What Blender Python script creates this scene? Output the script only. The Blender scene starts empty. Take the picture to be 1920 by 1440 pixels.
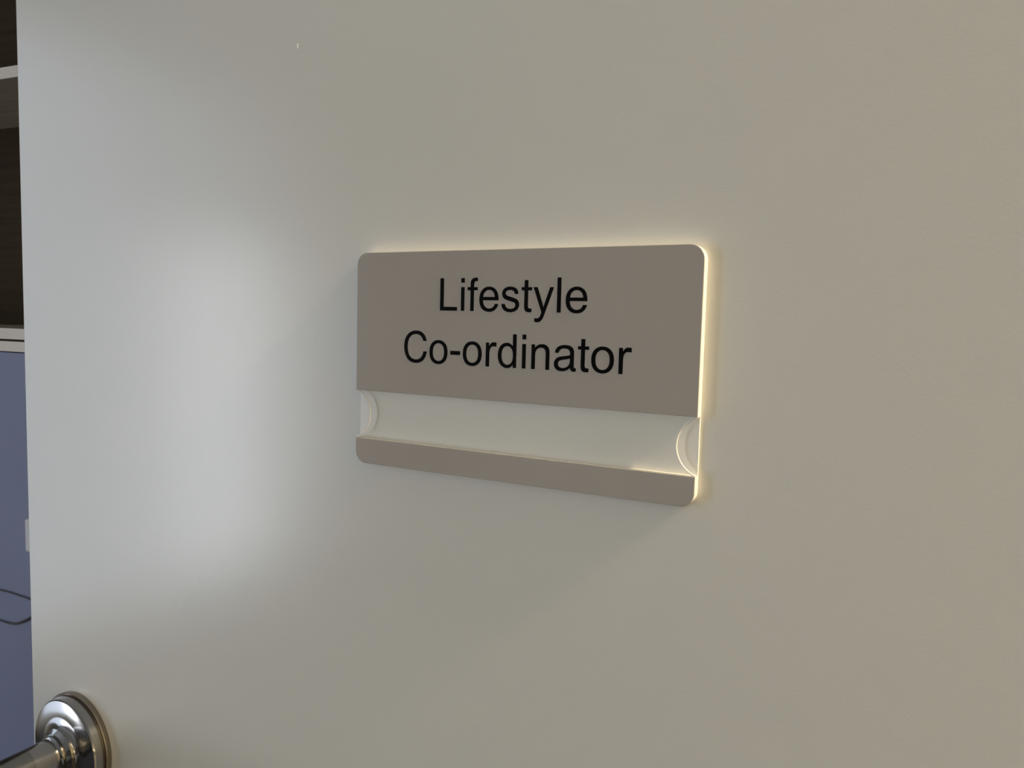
import bpy, bmesh, math, random
from mathutils import Matrix, Vector

# ------------------------------------------------------------------ camera, world, light
S = bpy.context.scene
COL = S.collection
Z0 = 1.33                                   # height of the sign's top edge above the floor
TH = math.radians(5.5)                      # the door stands open 95.5 degrees
HX = 0.61                                   # hinge, measured along the door from the sign's left edge
DOOR = Matrix.Translation((0, 0, Z0)) @ Matrix.Rotation(-TH, 4, 'Z') @ Matrix.Translation((-HX, 0, 0))
# door frame of reference: x along the door towards the hinge, y into the door, z up from the sign's top edge

cam_d = bpy.data.cameras.new('camera')
cam_d.sensor_width = 36.0
cam_d.lens = 36.0 * 1442.0 / 1920.0
cam_d.clip_start = 0.01
cam = bpy.data.objects.new('camera', cam_d)
COL.objects.link(cam)
rt = Vector((0.87735415, 0.47917072, 0.02539906))
up = Vector((-0.06008741, 0.05719552, 0.99655315))
fw = Vector((-0.47606638, 0.8758562, -0.07897285))
m = Matrix((rt, up, -fw)).transposed().to_4x4()
m.translation = Vector((0.21901702, -0.26516746, -0.02836652))
cam.matrix_world = DOOR @ m
S.camera = cam

world = bpy.data.worlds.new('daylight')
S.world = world
world.use_nodes = True
world.node_tree.nodes['Background'].inputs[0].default_value = (0.62, 0.76, 1.0, 1)
world.node_tree.nodes['Background'].inputs[1].default_value = 1.0

WY0, WY1, WZ0, WZ1 = -2.06, -0.56, 0.12, 2.30      # window opening in the far wall
WYM, WZM = -1.54, 1.65                                         # mullion between its two lights
XL, YB, YF, ZC = -3.2, 0.745, -3.0, 2.46            # far wall, wall behind the shelves, opposite wall, ceiling
POWER = {'clear': 25.5, 'shaded': 4.1, 'lamp': 175.0}     # 'shaded' is per square metre
COLOR = {'clear': (0.90, 0.93, 1.0), 'shaded': (0.83, 0.88, 1.0), 'lamp': (1.0, 0.82, 0.54)}
def area(name, key, sx, sy, mw):
    d = bpy.data.lights.new(name, 'AREA')
    d.shape = 'RECTANGLE'
    d.size, d.size_y = sx, sy
    d.energy = POWER[key]
    d.color = COLOR[key]
    o = bpy.data.objects.new(name, d)
    COL.objects.link(o)
    o.matrix_world = mw
    return o
INTO_ROOM = Matrix.Rotation(math.radians(-90), 4, 'Y') @ Matrix.Rotation(math.radians(90), 4, 'Z')
for nm, key, a, b, c, d in (('window_clear_pane_offscreen', 'clear', WY0, WYM, WZ0, WZM), ('window_shaded_pane_offscreen', 'shaded', WYM, WY1, WZ0, WZ1),
                            ('window_upper_pane_offscreen', 'shaded', WY0, WYM, WZM, WZ1)):
    lt = area(nm, key, b - a, d - c, Matrix.Translation((XL - 0.13, (a + b) / 2, (c + d) / 2)) @ INTO_ROOM)
    if key == 'shaded':
        lt.data.energy = POWER[key] * (b - a) * (d - c)

S.view_settings.view_transform = 'Standard'
S.view_settings.look = 'None'
S.view_settings.gamma = 1.0
S.view_settings.use_curve_mapping = False
S.view_settings.exposure = -0.10

# ------------------------------------------------------------------ materials
def node_mat(name):
    mt = bpy.data.materials.new(name)
    mt.use_nodes = True
    nt = mt.node_tree
    return mt, nt, nt.nodes['Principled BSDF']

def add_bump(nt, bsdf, scale, strength, dist, detail=2.0):
    tc = nt.nodes.new('ShaderNodeTexCoord')
    nz = nt.nodes.new('ShaderNodeTexNoise')
    nz.inputs['Scale'].default_value = scale
    nz.inputs['Detail'].default_value = detail
    bp = nt.nodes.new('ShaderNodeBump')
    bp.inputs['Strength'].default_value = strength
    bp.inputs['Distance'].default_value = dist
    nt.links.new(tc.outputs['Object'], nz.inputs['Vector'])
    nt.links.new(nz.outputs['Fac'], bp.inputs['Height'])
    nt.links.new(bp.outputs['Normal'], bsdf.inputs['Normal'])
    return tc, nz

def paint(name, col, rough=0.5, spec=0.5, bump=None, vary=0.0, metallic=0.0):
    mt, nt, b = node_mat(name)
    b.inputs['Roughness'].default_value = rough
    b.inputs['Specular IOR Level'].default_value = spec
    b.inputs['Metallic'].default_value = metallic
    b.inputs['Base Color'].default_value = (*col, 1)
    if bump:
        add_bump(nt, b, *bump)
    if vary:
        tc = nt.nodes.new('ShaderNodeTexCoord')
        nz = nt.nodes.new('ShaderNodeTexNoise')
        nz.inputs['Scale'].default_value = 9.0
        rp = nt.nodes.new('ShaderNodeValToRGB')
        rp.color_ramp.elements[0].color = (*[c * (1 - vary) for c in col], 1)
        rp.color_ramp.elements[1].color = (*[min(1, c * (1 + vary)) for c in col], 1)
        nt.links.new(tc.outputs['Object'], nz.inputs['Vector'])
        nt.links.new(nz.outputs['Fac'], rp.inputs['Fac'])
        nt.links.new(rp.outputs['Color'], b.inputs['Base Color'])
    return mt

def wood(name, dark, light, rough=0.5):
    mt, nt, b = node_mat(name)
    tc = nt.nodes.new('ShaderNodeTexCoord')
    mp = nt.nodes.new('ShaderNodeMapping')
    mp.inputs['Scale'].default_value = (1.5, 20, 20)
    nz = nt.nodes.new('ShaderNodeTexNoise')
    nz.inputs['Scale'].default_value = 4.0
    nz.inputs['Detail'].default_value = 5.0
    rp = nt.nodes.new('ShaderNodeValToRGB')
    rp.color_ramp.elements[0].position = 0.3
    rp.color_ramp.elements[1].position = 0.7
    rp.color_ramp.elements[0].color = (*dark, 1)
    rp.color_ramp.elements[1].color = (*light, 1)
    nt.links.new(tc.outputs['Object'], mp.inputs['Vector'])
    nt.links.new(mp.outputs['Vector'], nz.inputs['Vector'])
    nt.links.new(nz.outputs['Fac'], rp.inputs['Fac'])
    nt.links.new(rp.outputs['Color'], b.inputs['Base Color'])
    b.inputs['Roughness'].default_value = rough
    b.inputs['Specular IOR Level'].default_value = 0.15
    return mt

def turned_metal(name, col, rough, aniso):
    mt, nt, b = node_mat(name)
    b.inputs['Base Color'].default_value = (*col, 1)
    b.inputs['Metallic'].default_value = 1.0
    b.inputs['Roughness'].default_value = rough
    b.inputs['Anisotropic'].default_value = aniso
    tg = nt.nodes.new('ShaderNodeTangent')
    tg.direction_type = 'RADIAL'
    tg.axis = 'Z'
    nt.links.new(tg.outputs['Tangent'], b.inputs['Tangent'])
    return mt

def clear(name, tint=(1, 1, 1), rough=0.02, ior=1.49):
    mt = bpy.data.materials.new(name)
    mt.use_nodes = True
    nt = mt.node_tree
    nt.nodes.clear()
    out = nt.nodes.new('ShaderNodeOutputMaterial')
    tr = nt.nodes.new('ShaderNodeBsdfTransparent')
    tr.inputs[0].default_value = (*tint, 1)
    gl = nt.nodes.new('ShaderNodeBsdfGlossy')
    gl.inputs['Roughness'].default_value = rough
    fr = nt.nodes.new('ShaderNodeFresnel')
    fr.inputs['IOR'].default_value = ior
    mx = nt.nodes.new('ShaderNodeMixShader')
    geo = nt.nodes.new('ShaderNodeNewGeometry')          # reflect at the outer face only
    inv = nt.nodes.new('ShaderNodeMath')
    inv.operation = 'SUBTRACT'
    inv.inputs[0].default_value = 1.0
    nt.links.new(geo.outputs['Backfacing'], inv.inputs[1])
    mul = nt.nodes.new('ShaderNodeMath')
    mul.operation = 'MULTIPLY'
    nt.links.new(fr.outputs[0], mul.inputs[0])
    nt.links.new(inv.outputs[0], mul.inputs[1])
    nt.links.new(mul.outputs[0], mx.inputs[0])
    nt.links.new(tr.outputs[0], mx.inputs[1])
    nt.links.new(gl.outputs[0], mx.inputs[2])
    nt.links.new(mx.outputs[0], out.inputs[0])
    return mt

def emit(name, col, strength):
    mt, nt, b = node_mat(name)
    b.inputs['Base Color'].default_value = (*col, 1)
    b.inputs['Emission Color'].default_value = (*col, 1)
    b.inputs['Emission Strength'].default_value = strength
    return mt

M = {}
M['door'] = paint('door_paint', (0.74, 0.735, 0.70), 0.23, 0.5, (900, 0.08, 0.0004, 2.0))
M['wall'] = paint('wall_paint', (0.72, 0.71, 0.68), 0.7, 0.3, (300, 0.15, 0.0006))
M['hall_wall'] = paint('hall_wall_paint', (0.70, 0.66, 0.52), 0.7, 0.3, (300, 0.15, 0.0006))
M['ceiling'] = paint('ceiling_paint', (0.78, 0.78, 0.76), 0.85, 0.2, (250, 0.1, 0.0006))
M['trim'] = paint('trim_paint', (0.72, 0.71, 0.68), 0.4, 0.5, (400, 0.05, 0.0004))
M['carpet'] = paint('carpet', (0.05, 0.05, 0.053), 0.95, 0.1, (700, 0.6, 0.003, 4.0), vary=0.25)
M['dark_wood'] = wood('dark_brown_wood', (0.046, 0.030, 0.014), (0.066, 0.044, 0.023), 0.75)
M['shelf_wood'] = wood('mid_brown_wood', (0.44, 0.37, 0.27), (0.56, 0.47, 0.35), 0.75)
M['edging'] = paint('pale_edging', (0.86, 0.76, 0.65), 0.5, 0.4, (500, 0.08, 0.0004), vary=0.05)
M['blue'] = paint('blue_grey_laminate', (0.235, 0.255, 0.385), 0.55, 0.4, (600, 0.08, 0.0004), vary=0.04)
M['white_plastic'] = paint('white_plastic', (0.72, 0.69, 0.68), 0.4, 0.5, (500, 0.05, 0.0003))
M['cable'] = paint('dark_cable', (0.085, 0.08, 0.082), 0.6, 0.3, (800, 0.1, 0.0003))
M['edge'] = paint('frosted_acrylic_edge', (0.93, 0.90, 0.87), 0.45, 0.5, (1500, 0.05, 0.0002))
M['backing'] = paint('sign_backing', (0.92, 0.91, 0.88), 0.5, 0.3, (900, 0.05, 0.0002))
M['grey'] = paint('sign_grey_face', (0.425, 0.395, 0.365), 0.16, 0.45, (60, 0.02, 0.0003))
M['black'] = paint('black_lettering', (0.004, 0.004, 0.004), 0.6, 0.04, (900, 0.03, 0.0002))
M['clear'] = clear('clear_acrylic', (0.98, 0.98, 0.97))
M['glass'] = clear('window_glass', (0.97, 0.98, 0.98), 0.0, 1.45)
M['steel'] = turned_metal('turned_steel', (0.36, 0.35, 0.345), 0.15, 0.6)
M['steel_dark'] = turned_metal('dull_steel', (0.30, 0.27, 0.235), 0.34, 0.8)
M['steel_plain'] = paint('satin_steel', (0.26, 0.25, 0.24), 0.20, 0.5, (700, 0.02, 0.0002), metallic=1.0)
M['lamp'] = emit('lamp_diffuser', (1.0, 0.80, 0.56), 12.0)
M['panel_face'] = paint('pale_panel_face', (0.82, 0.84, 0.86), 0.4, 0.4, (500, 0.03, 0.0002))

# ------------------------------------------------------------------ helpers
def link(name, bm, mats, parent=None, mw=None, smooth=False, kind=None):
    me = bpy.data.meshes.new(name)
    bmesh.ops.recalc_face_normals(bm, faces=bm.faces)
    bm.to_mesh(me)
    bm.free()
    for mt in (mats if isinstance(mats, (list, tuple)) else [mats]):
        me.materials.append(mt)
    if smooth:
        for p in me.polygons:
            p.use_smooth = True
    o = bpy.data.objects.new(name, me)
    COL.objects.link(o)
    if parent:
        o.parent = parent
        if mw is not None:
            o.matrix_local = mw
    elif mw is not None:
        o.matrix_world = mw
    if kind:
        o['kind'] = kind
    return o

def empty(name, mw):
    o = bpy.data.objects.new(name, None)
    o.empty_display_size = 0.05
    COL.objects.link(o)
    o.matrix_world = mw
    return o

def tag(o, label, cat, group=None):
    o['label'] = label
    o['category'] = cat
    if group:
        o['group'] = group
    return o

def box(bm, x0, x1, y0, y1, z0, z1, bev=0.0, seg=2):
    r = bmesh.ops.create_cube(bm, size=1.0)
    vs = r['verts']
    bmesh.ops.scale(bm, vec=(x1 - x0, y1 - y0, z1 - z0), verts=vs)
    bmesh.ops.translate(bm, vec=((x0 + x1) / 2, (y0 + y1) / 2, (z0 + z1) / 2), verts=vs)
    if bev:
        es = list({e for v in vs for e in v.link_edges})
        bmesh.ops.bevel(bm, geom=es, offset=bev, segments=seg, affect='EDGES', profile=0.5)
    return bm

def boxes(*bs, bev=0.0):
    bm = bmesh.new()
    for b in bs:
        box(bm, *b, bev=bev)
    return bm

def lathe(prof, n=96):
    bm = bmesh.new()
    rings = []
    for r, z in prof:
        if r < 1e-6:
            rings.append([bm.verts.new((0, 0, z))])
        else:
            rings.append([bm.verts.new((r * math.cos(2 * math.pi * i / n), r * math.sin(2 * math.pi * i / n), z)) for i in range(n)])
    for a, b in zip(rings, rings[1:]):
        for i in range(n):
            j = (i + 1) % n
            if len(a) == 1 and len(b) == 1:
                continue
            if len(a) == 1:
                bm.faces.new((a[0], b[j], b[i]))
            elif len(b) == 1:
                bm.faces.new((a[i], a[j], b[0]))
            else:
                bm.faces.new((a[i], a[j], b[j], b[i]))
    return bm

def tube(bm, pts, rad, n=12, cap=True):
    pts = [Vector(p) for p in pts]
    rads = rad if isinstance(rad, (list, tuple)) else [rad] * len(pts)
    prev = None
    rings = []
    for i, p in enumerate(pts):
        t = (pts[min(i + 1, len(pts) - 1)] - pts[max(i - 1, 0)]).normalized()
        if prev is None:
            a = Vector((0, 0, 1)) if abs(t.z) < 0.9 else Vector((0, 1, 0))
            u = t.cross(a).normalized()
        else:
            u = (prev - t * prev.dot(t)).normalized()
        prev = u
        v = t.cross(u)
        rings.append([bm.verts.new(p + (u * math.cos(2 * math.pi * k / n) + v * math.sin(2 * math.pi * k / n)) * rads[i]) for k in range(n)])
    for a, b in zip(rings, rings[1:]):
        for k in range(n):
            bm.faces.new((a[k], a[(k + 1) % n], b[(k + 1) % n], b[k]))
    if cap:
        bm.faces.new(rings[0])
        bm.faces.new(rings[-1])
    return bm

def sharp(o, deg=25):
    me = o.data
    bm = bmesh.new()
    bm.from_mesh(me)
    for e in bm.edges:
        if len(e.link_faces) == 2 and e.calc_face_angle(0) > math.radians(deg):
            e.smooth = False
    bm.to_mesh(me)
    bm.free()

def spline(P, k=8, closed=False):
    P = [Vector(p) for p in P]
    n = len(P)
    out = []
    rng = range(n if closed else n - 1)
    for i in rng:
        g = (lambda j: P[j % n]) if closed else (lambda j: P[max(0, min(n - 1, j))])
        p0, p1, p2, p3 = g(i - 1), g(i), g(i + 1), g(i + 2)
        for s in range(k):
            t = s / k
            out.append(0.5 * ((2 * p1) + (p2 - p0) * t + (2 * p0 - 5 * p1 + 4 * p2 - p3) * t * t + (3 * p1 - p0 - 3 * p2 + p3) * t ** 3))
    out.append(P[0] if closed else P[-1])
    return out

# ------------------------------------------------------------------ the room
HALL_X = 2.05
link('floor', boxes((XL - 0.12, HALL_X + 0.1, YF - 0.1, 2.1, -0.08, 0.0)), M['carpet'], kind='structure')
link('ceiling', boxes((XL - 0.12, HALL_X + 0.1, YF - 0.1, 2.1, ZC, ZC + 0.08)), M['ceiling'], kind='structure')
link('wall_back', boxes((XL, 0.0, YB, YB + 0.1, 0, ZC)), M['wall'], kind='structure')
link('wall_front', boxes((XL, HALL_X, YF - 0.1, YF, 0, ZC)), M['wall'], kind='structure')
link('wall_left', boxes((XL - 0.12, XL, YF, WY0, 0, ZC), (XL - 0.12, XL, WY1, YB + 0.1, 0, ZC),
                        (XL - 0.12, XL, WY0, WY1, 0, WZ0), (XL - 0.12, XL, WY0, WY1, WZ1, ZC)), M['wall'], kind='structure')
# doorway wall: the opening runs from the hinge (y = 0) towards the opposite wall
OY0, OY1, OZ = -0.905, 0.045, 2.09
WX0, WX1 = 0.012, 0.132
link('wall_right', boxes((WX0, WX1, YF, OY0, 0, ZC), (WX0, WX1, OY1, 2.0, 0, ZC), (WX0, WX1, OY0, OY1, OZ, ZC)), M['hall_wall'], kind='structure')
link('wall_corridor', boxes((HALL_X, HALL_X + 0.1, YF, 2.0, 0, ZC)), M['hall_wall'], kind='structure')
link('wall_corridor_end', boxes((WX1, HALL_X, 2.0, 2.1, 0, ZC)), M['hall_wall'], kind='structure')
link('trim_1', boxes((WX0 - 0.012, WX1 + 0.012, OY1 - 0.035, OY1, 0, OZ - 0.035), (WX0 - 0.012, WX1 + 0.012, OY0, OY0 + 0.035, 0, OZ - 0.035),
                     (WX0 - 0.012, WX1 + 0.012, OY0, OY1, OZ - 0.035, OZ)), M['trim'], kind='structure')
link('baseboard_back', boxes((XL, 0.0, YB - 0.014, YB, 0, 0.09), bev=0.003), M['trim'], kind='structure')
link('baseboard_left', boxes((XL, XL + 0.014, YF, YB - 0.014, 0, 0.09), bev=0.003), M['trim'], kind='structure')
link('baseboard_front', boxes((XL + 0.014, 0.0, YF, YF + 0.014, 0, 0.09), bev=0.003), M['trim'], kind='structure')

# window in the far wall: frame, glass and sill
wf = 0.035
FX0, FX1 = XL - 0.09, XL - 0.03
win = link('window_1', boxes((FX0, FX1, WY0, WY0 + wf, WZ0, WZ1), (FX0, FX1, WY1 - wf, WY1, WZ0, WZ1), (FX0, FX1, WYM - wf / 2, WYM + wf / 2, WZ0 + wf, WZ1 - wf),
                             (FX0, FX1, WY0 + wf, WYM - wf / 2, WZM - wf / 2, WZM + wf / 2),
                             (FX0, FX1, WY0 + wf, WY1 - wf, WZ0, WZ0 + wf), (FX0, FX1, WY0 + wf, WY1 - wf, WZ1 - wf, WZ1)), M['trim'], kind='structure')
for a, b, c, d in ((WY0 + wf, WYM - wf / 2, WZ0 + wf, WZM - wf / 2), (WY0 + wf, WYM - wf / 2, WZM + wf / 2, WZ1 - wf), (WYM + wf / 2, WY1 - wf, WZ0 + wf, WZ1 - wf)):
    link('pane', boxes((XL - 0.063, XL - 0.057, a, b, c, d)), M['glass'], win)
link('window_sill', boxes((XL - 0.03, XL + 0.06, WY0 - 0.04, WY1 + 0.04, WZ0 - 0.025, WZ0), bev=0.004), M['trim'], win)

# ------------------------------------------------------------------ the open door
DX0, DX1 = -0.2594, 0.6076
DZ0, DZ1 = -Z0 + 0.008, 2.045 - Z0
door = link('door_1', boxes((DX0, DX1, 0.0, 0.04, DZ0, DZ1), bev=0.0012), M['door'], mw=DOOR, kind='structure')
for z in (-1.08, -0.30, 0.50):
    bm = bmesh.new()
    tube(bm, [(DX1 + 0.004, 0.044, z - 0.05), (DX1 + 0.004, 0.044, z + 0.05)], 0.007, 16)
    link('hinge', bm, M['steel_plain'], door, Matrix.Identity(4), smooth=False)
link('paint_nick', boxes((-0.0395, -0.0389, -0.00010, 0.0003, 0.0921, 0.0944), bev=0.0001), M['edge'], door, Matrix.Identity(4))
bm = boxes((DX0 - 0.0012, DX0 + 0.004, 0.008, 0.032, -0.385, -0.185), bev=0.0004)
link('latch_plate', bm, M['steel_plain'], door, Matrix.Identity(4))

# lever handle: turned rose on a thin backplate, round neck, lever turning towards the hinge
HC = Matrix.Translation((-0.2122, 0.0, -0.2840)) @ Matrix.Rotation(math.radians(90), 4, 'X')
NECK = 0.0103
path = [(0, 0, z) for z in (0.030, 0.036, 0.042, 0.047)]
br = 0.016
for a in range(1, 9):
    t = a / 8 * math.pi / 2
    path.append((br * (1 - math.cos(t)), 0, 0.047 + br * math.sin(t)))
path += [(0.03, 0, 0.063), (0.06, 0, 0.0632), (0.09, 0, 0.0625), (0.115, 0, 0.0615), (0.119, 0, 0.0614)]
rr = [0.0101] * 4 + [0.0100] * 8 + [0.0098, 0.0095, 0.0092, 0.0088, 0.0070]
bm = bmesh.new()
tube(bm, path, rr, 48)
lever = link('door_handle', bm, M['steel_plain'], door, HC, smooth=True)
sharp(lever, 40)
lever['label'] = 'satin steel lever handle on a round rose'
I4 = Matrix.Identity(4)
sharp(link('backplate', lathe([(0, 0), (0.0312, 0), (0.0312, 0.0024), (0.0308, 0.0030), (0.0, 0.0030)]), M['steel_dark'], lever, I4, smooth=True))
sharp(link('rose', lathe([(0.0, 0.0028), (0.0288, 0.0028), (0.0288, 0.0036), (0.0294, 0.0039), (0.0297, 0.0043), (0.0294, 0.0082), (0.0288, 0.0090),
                          (0.0282, 0.0092), (0.0200, 0.0096), (0.0172, 0.0099), (0.0158, 0.0106), (0.0149, 0.0117), (0.0143, 0.0130),
                          (0.0128, 0.0142), (0.0122, 0.0148), (0.0, 0.0148)]), M['steel'], lever, I4, smooth=True))
sharp(link('neck', lathe([(0.0, 0.0140), (0.0116, 0.0140), (0.0116, 0.0162), (0.0110, 0.0170), (NECK, 0.0174), (NECK, 0.0240), (0.0101, 0.0300), (0.0, 0.0300)]), M['steel'], lever, I4, smooth=True))

# ------------------------------------------------------------------ the sign
SW, SH, ST = 0.150, 0.0908, 0.00426
V1, V2 = 0.0590, 0.0798                     # the open slot between the two grey panels
BK = 0.0012                                 # backing thickness; the panels stand proud of it
SIGN = DOOR @ Matrix.Translation((0, 0, 0))
sign = empty('door_sign', DOOR @ Matrix.Translation((SW / 2, 0.0, -SH)))
tag(sign, 'rectangular grey acrylic name sign reading Lifestyle Co-ordinator fixed to the door', 'sign')

def outline(x0, x1, z0, z1, radii, seg=10):
    """rounded rectangle, corner radii (bl, br, tr, tl)"""
    pts = []
    for (cx, cz, r, a0) in ((x0, z0, radii[0], 180), (x1, z0, radii[1], 270), (x1, z1, radii[2], 0), (x0, z1, radii[3], 90)):
        if r <= 0:
            pts.append((cx, cz))
            continue
        ox = cx + (r if cx == x0 else -r)
        oz = cz + (r if cz == z0 else -r)
        for i in range(seg + 1):
            a = math.radians(a0 + 90 * i / seg)
            pts.append((ox + r * math.cos(a), oz + r * math.sin(a)))
    return pts

def plate(pts, yb, yf, bev=0.0, front_mat=1, slot=None):
    """extrude an outline from y = -yb to y = -yf (towards the viewer); sides use material 0"""
    bm = bmesh.new()
    b = [bm.verts.new((x, -yb, z)) for x, z in pts]
    c = Vector((sum(p[0] for p in pts) / len(pts), sum(p[1] for p in pts) / len(pts)))
    f = [bm.verts.new((x, -(yf - bev), z)) for x, z in pts]
    n = len(pts)
    for i in range(n):
        j = (i + 1) % n
        on_slot = slot is not None and abs(pts[i][1] - slot) < 1e-6 and abs(pts[j][1] - slot) < 1e-6
        bm.faces.new((b[i], b[j], f[j], f[i])).material_index = 2 if on_slot else 0
    ff = bm.faces.new(f)
    ff.material_index = front_mat
    bm.faces.new(b).material_index = 0
    if bev:
        bm.faces.remove(ff)
        ins = []
        for i in range(n):
            p, a, q = Vector(pts[i - 1]), Vector(pts[i]), Vector(pts[(i + 1) % n])
            e1, e2 = (a - p).normalized(), (q - a).normalized()
            n1, n2 = Vector((-e1.y, e1.x)), Vector((-e2.y, e2.x))
            mt = (n1 + n2).normalized()
            d = mt * (bev / max(0.3, mt.dot(n1)))
            ins.append(bm.verts.new((a.x + d.x, -yf, a.y + d.y)))
        for i in range(n):
            j = (i + 1) % n
            bm.faces.new((f[i], f[j], ins[j], ins[i])).material_index = front_mat
        bm.faces.new(ins).material_index = front_mat
    return bm

CR = 0.0052
L, Rr = -SW / 2, SW / 2
zt = lambda v: SH - v                       # measured down from the sign's top edge
bm = plate(outline(L, Rr, 0, SH, (CR,) * 4), 0.0, BK)
link('backing', bm, [M['edge'], M['backing']], sign, I4)
upper = link('upper_panel', plate(outline(L, Rr, zt(V1), SH, (0, 0, CR, CR)), BK, ST, 0.00018, slot=zt(V1)), [M['edge'], M['grey'], M['edge']], sign, I4)
lower = link('lower_panel', plate(outline(L, Rr, 0, zt(V2), (CR, CR, 0, 0)), BK, ST, 0.00018, slot=zt(V2)), [M['edge'], M['grey'], M['edge']], sign, I4)
# clear slide-in cover of the slot, thumb notches cut out of both ends
zc, hh, nd = zt((V1 + V2) / 2), (V2 - V1) / 2, 0.0073
nr = (hh * hh + nd * nd) / (2 * nd)
na = math.asin(min(1, hh / nr)) if nd <= nr else math.pi - math.asin(hh / nr)
def arc(side, rad=nr, k=24):
    s = -1 if side == 'l' else 1
    cx = s * (SW / 2 + (nr - nd))
    out = []
    for i in range(k + 1):
        a = na * (1 - 2 * i / k)
        out.append((cx - s * rad * math.cos(a), zc + rad * math.sin(a)))
    return out
al, ar = arc('l'), arc('r')
CF, CB = ST - 0.00002, ST - 0.0009
pts = al[::-1] + ar                          # left notch upwards, right notch downwards
bm = plate(pts, CB, CF)
link('insert_cover', bm, [M['clear'], M['clear']], sign, I4)
for sd, a in (('l', al), ('r', ar)):
    bm = bmesh.new()
    tube(bm, [(x, -(CB + 0.00005), z) for x, z in a], 0.00036, 8)
    link('notch_rim', bm, M['edge'], sign, I4, smooth=True)

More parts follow.
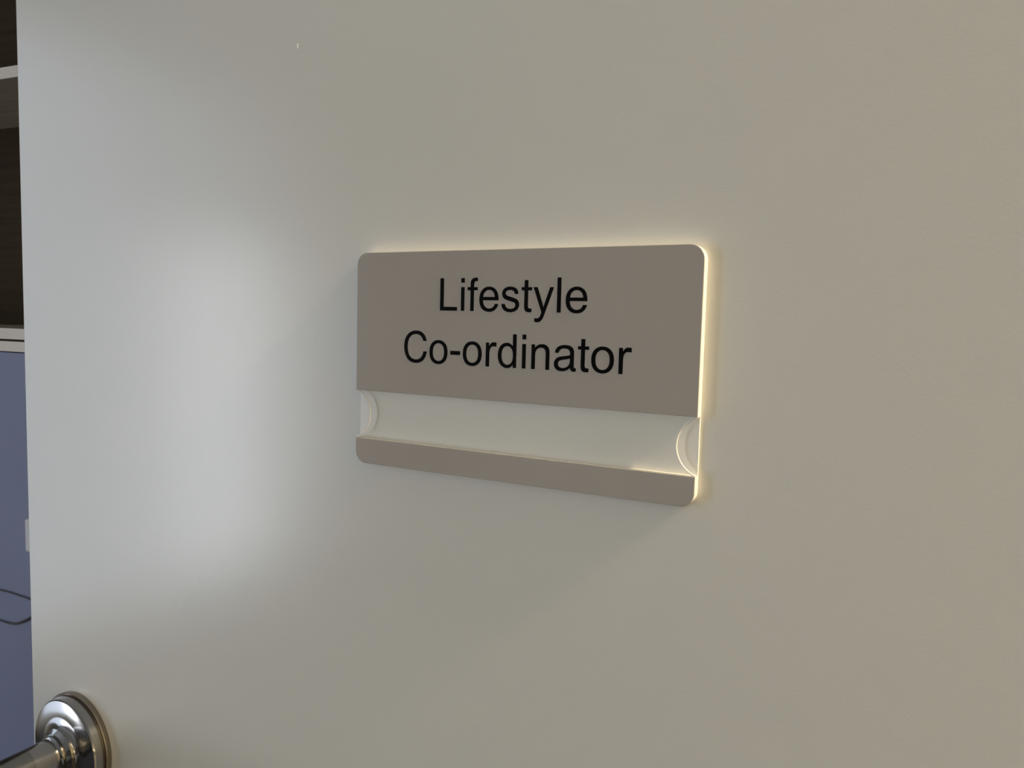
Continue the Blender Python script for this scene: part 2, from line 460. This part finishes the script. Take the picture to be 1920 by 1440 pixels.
# lettering, each letter cut from black film; outlines in 2048 units to the em, quadratic curves as ('q', control, end)
def G(*cs):
    return cs
GL = {
 'L': (1139, G([(150,0),(150,1466),(344,1466),(344,173),(1066,173),(1066,0)])),
 'i': (455, G([(136,1259),(136,1466),(316,1466),(316,1259)], [(136,0),(136,1062),(316,1062),(316,0)])),
 'l': (455, G([(131,0),(131,1466),(311,1466),(311,0)])),
 '-': (682, G([(75,440),(75,621),(608,621),(608,440)])),
 'r': (682, G([(133,0),(133,1062),(295,1062),(295,901),(357,1014,409.5,1050),(462,1086,545,1086),(600,1086,670,1076),(670,890),(600,900,516,900),
        (457,900,410,864.5),(363,829,343,766),(313,670,313,556),(313,0)])),
 'n': (1139, G([(135,0),(135,1062),(297,1062),(297,911),(414,1086,635,1086),(731,1086,811.5,1051.5),(892,1017,932,961),(972,905,988,828),(998,778,998,653),
        (998,0),(818,0),(818,646),(818,756,797,810.5),(776,865,722.5,897.5),(669,930,597,930),(482,930,398.5,857),(315,784,315,580),(315,0)])),
 't': (569, G([(528,154),(528,0),(478,-14,418,-14),(320,-14,266,17),(212,48,190,98.5),(168,149,168,311),(168,922),(30,922),(30,1062),(168,1062),(168,1365),(347,1365),
        (347,1062),(528,1062),(528,922),(347,922),(347,301),(347,224,356.5,202),(366,180,387.5,167),(409,154,449,154)])),
 'f': (569, G([(178,0),(178,922),(19,922),(19,1062),(178,1062),(178,1175),(178,1282,197,1334),(223,1404,288.5,1444),(354,1484,450,1484),(500,1484,548,1478),
        (548,1325),(515,1330,490,1330),(425,1330,391,1293),(357,1256,357,1160),(357,1062),(548,1062),(548,922),(357,922),(357,0)])),
 'o': (1139, G([(68,531),(68,826,232,968),(369,1086,566,1086),(785,1086,924,942.5),(1063,799,1063,546),(1063,341,1001.5,223.5),(940,106,822.5,41),(705,-24,566,-24),
        (343,-24,205.5,119),(68,262,68,531)],
        [(253,531),(253,327,342,225.5),(431,124,566,124),(700,124,789,226),(878,328,878,537),(878,734,788.5,835.5),(699,937,566,937),(431,937,342,836),(253,735,253,531)])),
 'e': (1139, G([(862,330),(1044,330),(1004,156,885,66),(766,-24,581,-24),(348,-24,211.5,119.5),(75,263,75,522),(75,790,213,938),(351,1086,571,1086),(784,1086,919,941),
        (1054,796,1054,533),(1054,517,1053,485),(261,485),(271,310,360,217),(449,124,582,124),(681,124,761,176),(838,228,862,330)],
        [(271,633),(864,633),(852,767,796,834),(710,938,573,938),(449,938,364.5,855),(280,772,271,633)])),
 's': (1024, G([(63,333),(241,333),(256,238,324.5,181),(393,124,516,124),(640,124,700,174.5),(760,225,760,293),(760,354,707,389),(670,413,523,450),(325,500,248.5,536.5),
        (172,573,132.5,637.5),(93,702,93,780),(93,851,125.5,911.5),(158,972,214,1012),(256,1043,328.5,1064.5),(401,1086,484,1086),(609,1086,703.5,1050),
        (798,1014,843,945),(886,880,890,768),(717,768),(712,846,656.5,892),(602,938,497,938),(373,938,320,897),(267,856,267,801),(267,766,289,738),(311,709,358,690),
        (385,680,517,644),(708,593,783.5,560.5),(859,528,902,466),(945,404,945,312),(945,222,892.5,142.5),(840,63,741,19.5),(642,-24,517,-24),
        (310,-24,201.5,62),(75,160,63,333)])),
 'y': (1024, G([(107,-409),(107,-250),(166,-262,210,-262),(270,-262,306,-238),(342,-216,365,-180),(382,-153,420,-46),(425,-31,436,-2),(33,1062),(227,1062),(448,447),
        (491,330,525,201),(556,325,599,443),(816,1062),(1002,1062),(602,-18),(537,-193,501,-259),(453,-348,391,-389.5),(329,-431,243,-431),(171,-431,107,-409)])),
 'd': (1139, G([(824,0),(824,134),(723,-24,527,-24),(400,-24,293.5,46),(187,116,128.5,241.5),(70,367,70,530),(70,689,123,818.5),(176,948,282,1017),(388,1086,519,1086),
        (615,1086,690,1045.5),(765,1005,812,940),(812,1466),(991,1466),(991,0)],
        [(255,530),(255,326,341,225),(427,124,544,124),(662,124,744.5,220.5),(827,317,827,515),(827,733,743,835),(659,937,536,937),(416,937,335.5,839),(255,741,255,530)])),
 'a': (1139, G([(828,131),(728,46,635.5,11),(543,-24,437,-24),(262,-24,168,61.5),(74,147,74,280),(74,358,109.5,422.5),(145,487,202.5,526),(260,565,332,585),(385,599,492,612),
        (710,638,813,674),(814,711,814,721),(814,831,763,876),(694,937,558,937),(431,937,370.5,892.5),(305,848,289,745),(113,745),(126,872,184,941.5),(239,1011,343,1048.5),
        (447,1086,584,1086),(720,1086,805,1054),(890,1022,930,973.5),(970,925,986,851),(995,805,995,685),(995,240),(995,130,1042,130),(1065,130,1095,137),(1095,0),
        (1045,-18,985,-18),(845,-18,828,131)],
        [(813,533),(715,493,519,465),(408,449,362,429),(316,409,291,370.5),(266,332,266,285),(266,213,320.5,165),(375,117,480,117),(584,117,665,162.5),(746,208,784,287),(813,348,813,467)])),
 'C': (1479, G([(1203,533),(1397,533),(1337,226,1178.5,100.5),(1020,-25,791,-25),(554,-25,405.5,71.5),(257,168,179.5,351),(102,534,102,744),(102,973,189.5,1143.5),
        (277,1314,438.5,1402.5),(600,1491,794,1491),(1014,1491,1164,1379),(1330,1260,1378,1020),(1186,1020),(1140,1170,1040,1247),(937,1325,790,1325),(621,1325,507.5,1244),
        (394,1163,348,1026.5),(302,890,302,745),(302,558,356.5,418.5),(411,279,526,210),(641,141,775,141),(938,141,1051,235),(1174,337,1203,533)])),
}
EM = 0.01815
LT = 0.00008
glyph_cache = {}
def glyph_mesh(ch):
    if ch in glyph_cache:
        return glyph_cache[ch]
    cu = bpy.data.curves.new('letter_outline', 'CURVE')
    cu.dimensions = '2D'
    cu.fill_mode = 'BOTH'
    cu.extrude = LT / 2
    for c in GL[ch][1]:
        pts = []
        for p in c:
            if len(p) == 2:
                pts.append(p)
            else:
                x0, y0 = pts[-1]
                for s in range(1, 7):
                    t = s / 6
                    pts.append(((1 - t) ** 2 * x0 + 2 * t * (1 - t) * p[0] + t * t * p[2], (1 - t) ** 2 * y0 + 2 * t * (1 - t) * p[1] + t * t * p[3]))
        if pts[0] == pts[-1]:
            pts.pop()
        sp = cu.splines.new('POLY')
        sp.points.add(len(pts) - 1)
        for q, (x, y) in zip(sp.points, pts):
            q.co = (x / 2048 * EM, y / 2048 * EM, 0, 1)
        sp.use_cyclic_u = True
    tmp = bpy.data.objects.new('letter_outline', cu)
    COL.objects.link(tmp)
    dg = bpy.context.evaluated_depsgraph_get()
    dg.update()
    me = bpy.data.meshes.new_from_object(tmp.evaluated_get(dg))
    me.name = 'letter'
    bpy.data.objects.remove(tmp)
    bpy.data.curves.remove(cu)
    me.transform(Matrix.Rotation(math.radians(90), 4, 'X'))
    me.materials.clear()
    me.materials.append(M['black'])
    glyph_cache[ch] = me
    return me

for text, x0, base in (('Lifestyle', 0.0418, 0.02402), ('Co-ordinator', 0.0246, 0.04563)):
    pen = x0
    for ch in text:
        o = bpy.data.objects.new('letter', glyph_mesh(ch))
        COL.objects.link(o)
        o.parent = upper
        o.matrix_local = Matrix.Translation((L + pen, -(ST + LT / 2), zt(base)))
        pen += GL[ch][0] / 2048 * EM

# ------------------------------------------------------------------ shelf unit behind the door
BX0, BX1, BYF, BYB = -2.30, -0.98, 0.535, YB
bt = 0.016
unit = empty('shelf_unit', Matrix.Translation(((BX0 + BX1) / 2, (BYF + BYB) / 2, 0)))
tag(unit, 'tall brown shelf unit with pale edged shelves and blue grey cupboard below, behind the door', 'shelf unit')
UI = unit.matrix_world.inverted()
def ub(name, mats, *bs, bev=0.0, parent=unit, mw=UI):
    return link(name, boxes(*bs, bev=bev), mats, parent, mw)
zA, zB, zC_ = Z0 + 0.3062, Z0 - 0.0713, Z0 - 0.0898     # underside of the shelf, underside of the hutch floor, underside of the cupboard top
ub('side_panel', M['dark_wood'], (BX0, BX0 + bt, BYF + 0.003, BYB - 0.006, zB, 2.16))
ub('side_panel', M['dark_wood'], (BX1 - bt, BX1, BYF + 0.003, BYB - 0.006, zB, 2.16))
ub('back_panel', M['dark_wood'], (BX0, BX1, BYB - 0.006, BYB - 0.001, zB, 2.16))
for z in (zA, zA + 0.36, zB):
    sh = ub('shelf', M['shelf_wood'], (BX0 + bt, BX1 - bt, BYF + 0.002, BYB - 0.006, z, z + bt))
    ub('edging', M['edging'], (BX0 + bt, BX1 - bt, BYF, BYF + 0.002, z, z + bt), parent=sh, mw=I4)
ub('top_board', M['edging'], (BX0, BX1, BYF, BYB - 0.001, 2.16, 2.176))
ub('cupboard_top', M['edging'], (BX0, BX1, BYF - 0.001, BYB - 0.001, zC_, zB - 0.0032), bev=0.0008)
ub('spacer', M['dark_wood'], (BX0, BX1, BYF + 0.006, BYB - 0.001, zB - 0.0032, zB))
ub('cupboard_body', M['blue'], (BX0, BX1, BYF + 0.018, BYB - 0.001, 0.08, zC_))
ub('plinth', M['dark_wood'], (BX0 + 0.01, BX1 - 0.01, BYF + 0.03, BYB - 0.001, 0.0, 0.08))
mid = (BX0 + BX1) / 2
for k, (a, b) in enumerate(((BX0 + 0.001, -1.4265), (-1.4235, BX1 - 0.001))):
    d = ub('cupboard_door', M['blue'], (a, b, BYF, BYF + 0.0175, 0.083, zC_ - 0.0012), bev=0.001)
    hx = b - 0.0775 if k == 0 else a + 0.065
    h = ub('pull', M['white_plastic'], (hx - 0.009, hx + 0.022, BYF - 0.013, BYF + 0.001, Z0 - 0.3865, Z0 - 0.3352), bev=0.004, parent=d, mw=I4)
    h['label'] = 'small white pull'

# coil of dark cable hung on the cupboard door
cy = BYF - 0.0025
loop = [(-1.5757, -0.4590), (-1.5512, -0.4604), (-1.5152, -0.4630), (-1.5037, -0.4700), (-1.5064, -0.4800), (-1.5162, -0.4895), (-1.547, -0.5045),
        (-1.5716, -0.5085), (-1.6026, -0.5049), (-1.628, -0.490), (-1.634, -0.474), (-1.612, -0.462)]
pts = spline([(x, cy + (0.0 if i % 2 else -0.0006), Z0 + z) for i, (x, z) in enumerate(loop)], 8, True)
cab = empty('cable', Matrix.Translation((-1.57, cy, Z0 - 0.51)))
tag(cab, 'dark thin cable looped on the blue grey cupboard door', 'cable')
bm = bmesh.new()
tube(bm, pts, [0.0009 + 0.0010 * max(0, math.sin((i / len(pts)) * 2 * math.pi - 0.9)) for i in range(len(pts))], 10, cap=False)
link('cord', bm, M['cable'], cab, cab.matrix_world.inverted(), smooth=True)
bm = boxes((-1.622, -1.606, BYF - 0.006, BYF + 0.0005, Z0 - 0.470, Z0 - 0.445), bev=0.002)
link('hook', bm, M['white_plastic'], cab, cab.matrix_world.inverted())

# ------------------------------------------------------------------ corridor lamp and unseen wall panel
lamp_at = DOOR @ Vector((1.42, -0.042, 0))
lamp = empty('ceiling_lamp', Matrix.Translation((lamp_at.x, lamp_at.y, ZC)))
tag(lamp, 'small round warm ceiling lamp in the corridor', 'lamp')
sharp(link('housing', lathe([(0, 0), (0.055, 0), (0.055, -0.030), (0.050, -0.034), (0.046, -0.034), (0.046, -0.010), (0, -0.010)], 48), M['white_plastic'], lamp, I4, smooth=True))
sharp(link('diffuser', lathe([(0, -0.012), (0.044, -0.012), (0.044, -0.030), (0, -0.032)], 48), M['lamp'], lamp, I4, smooth=True))
ld = bpy.data.lights.new('corridor_lamp_offscreen', 'POINT')
ld.energy = POWER['lamp']
ld.color = COLOR['lamp']
ld.shadow_soft_size = 0.06
lo = bpy.data.objects.new('corridor_lamp_offscreen', ld)
COL.objects.link(lo)
lo.parent = lamp
lo.location = (0, 0, -0.090)

wpanel_c = Vector((-2.42, YF, 0.731))
wpanel = empty('wall_panel', Matrix.Translation(wpanel_c))  # unseen panel, added so a pale square mirrors in the sign's slot
tag(wpanel, 'unseen small pale panel on the wall opposite the door, placed for its reflection', 'wall panel')
link('housing', boxes((-0.07, 0.07, 0.0, 0.018, -0.055, 0.055), bev=0.004), M['white_plastic'], wpanel, I4)
link('face', boxes((-0.06, 0.06, 0.016, 0.0186, -0.045, 0.045)), M['panel_face'], wpanel, I4)
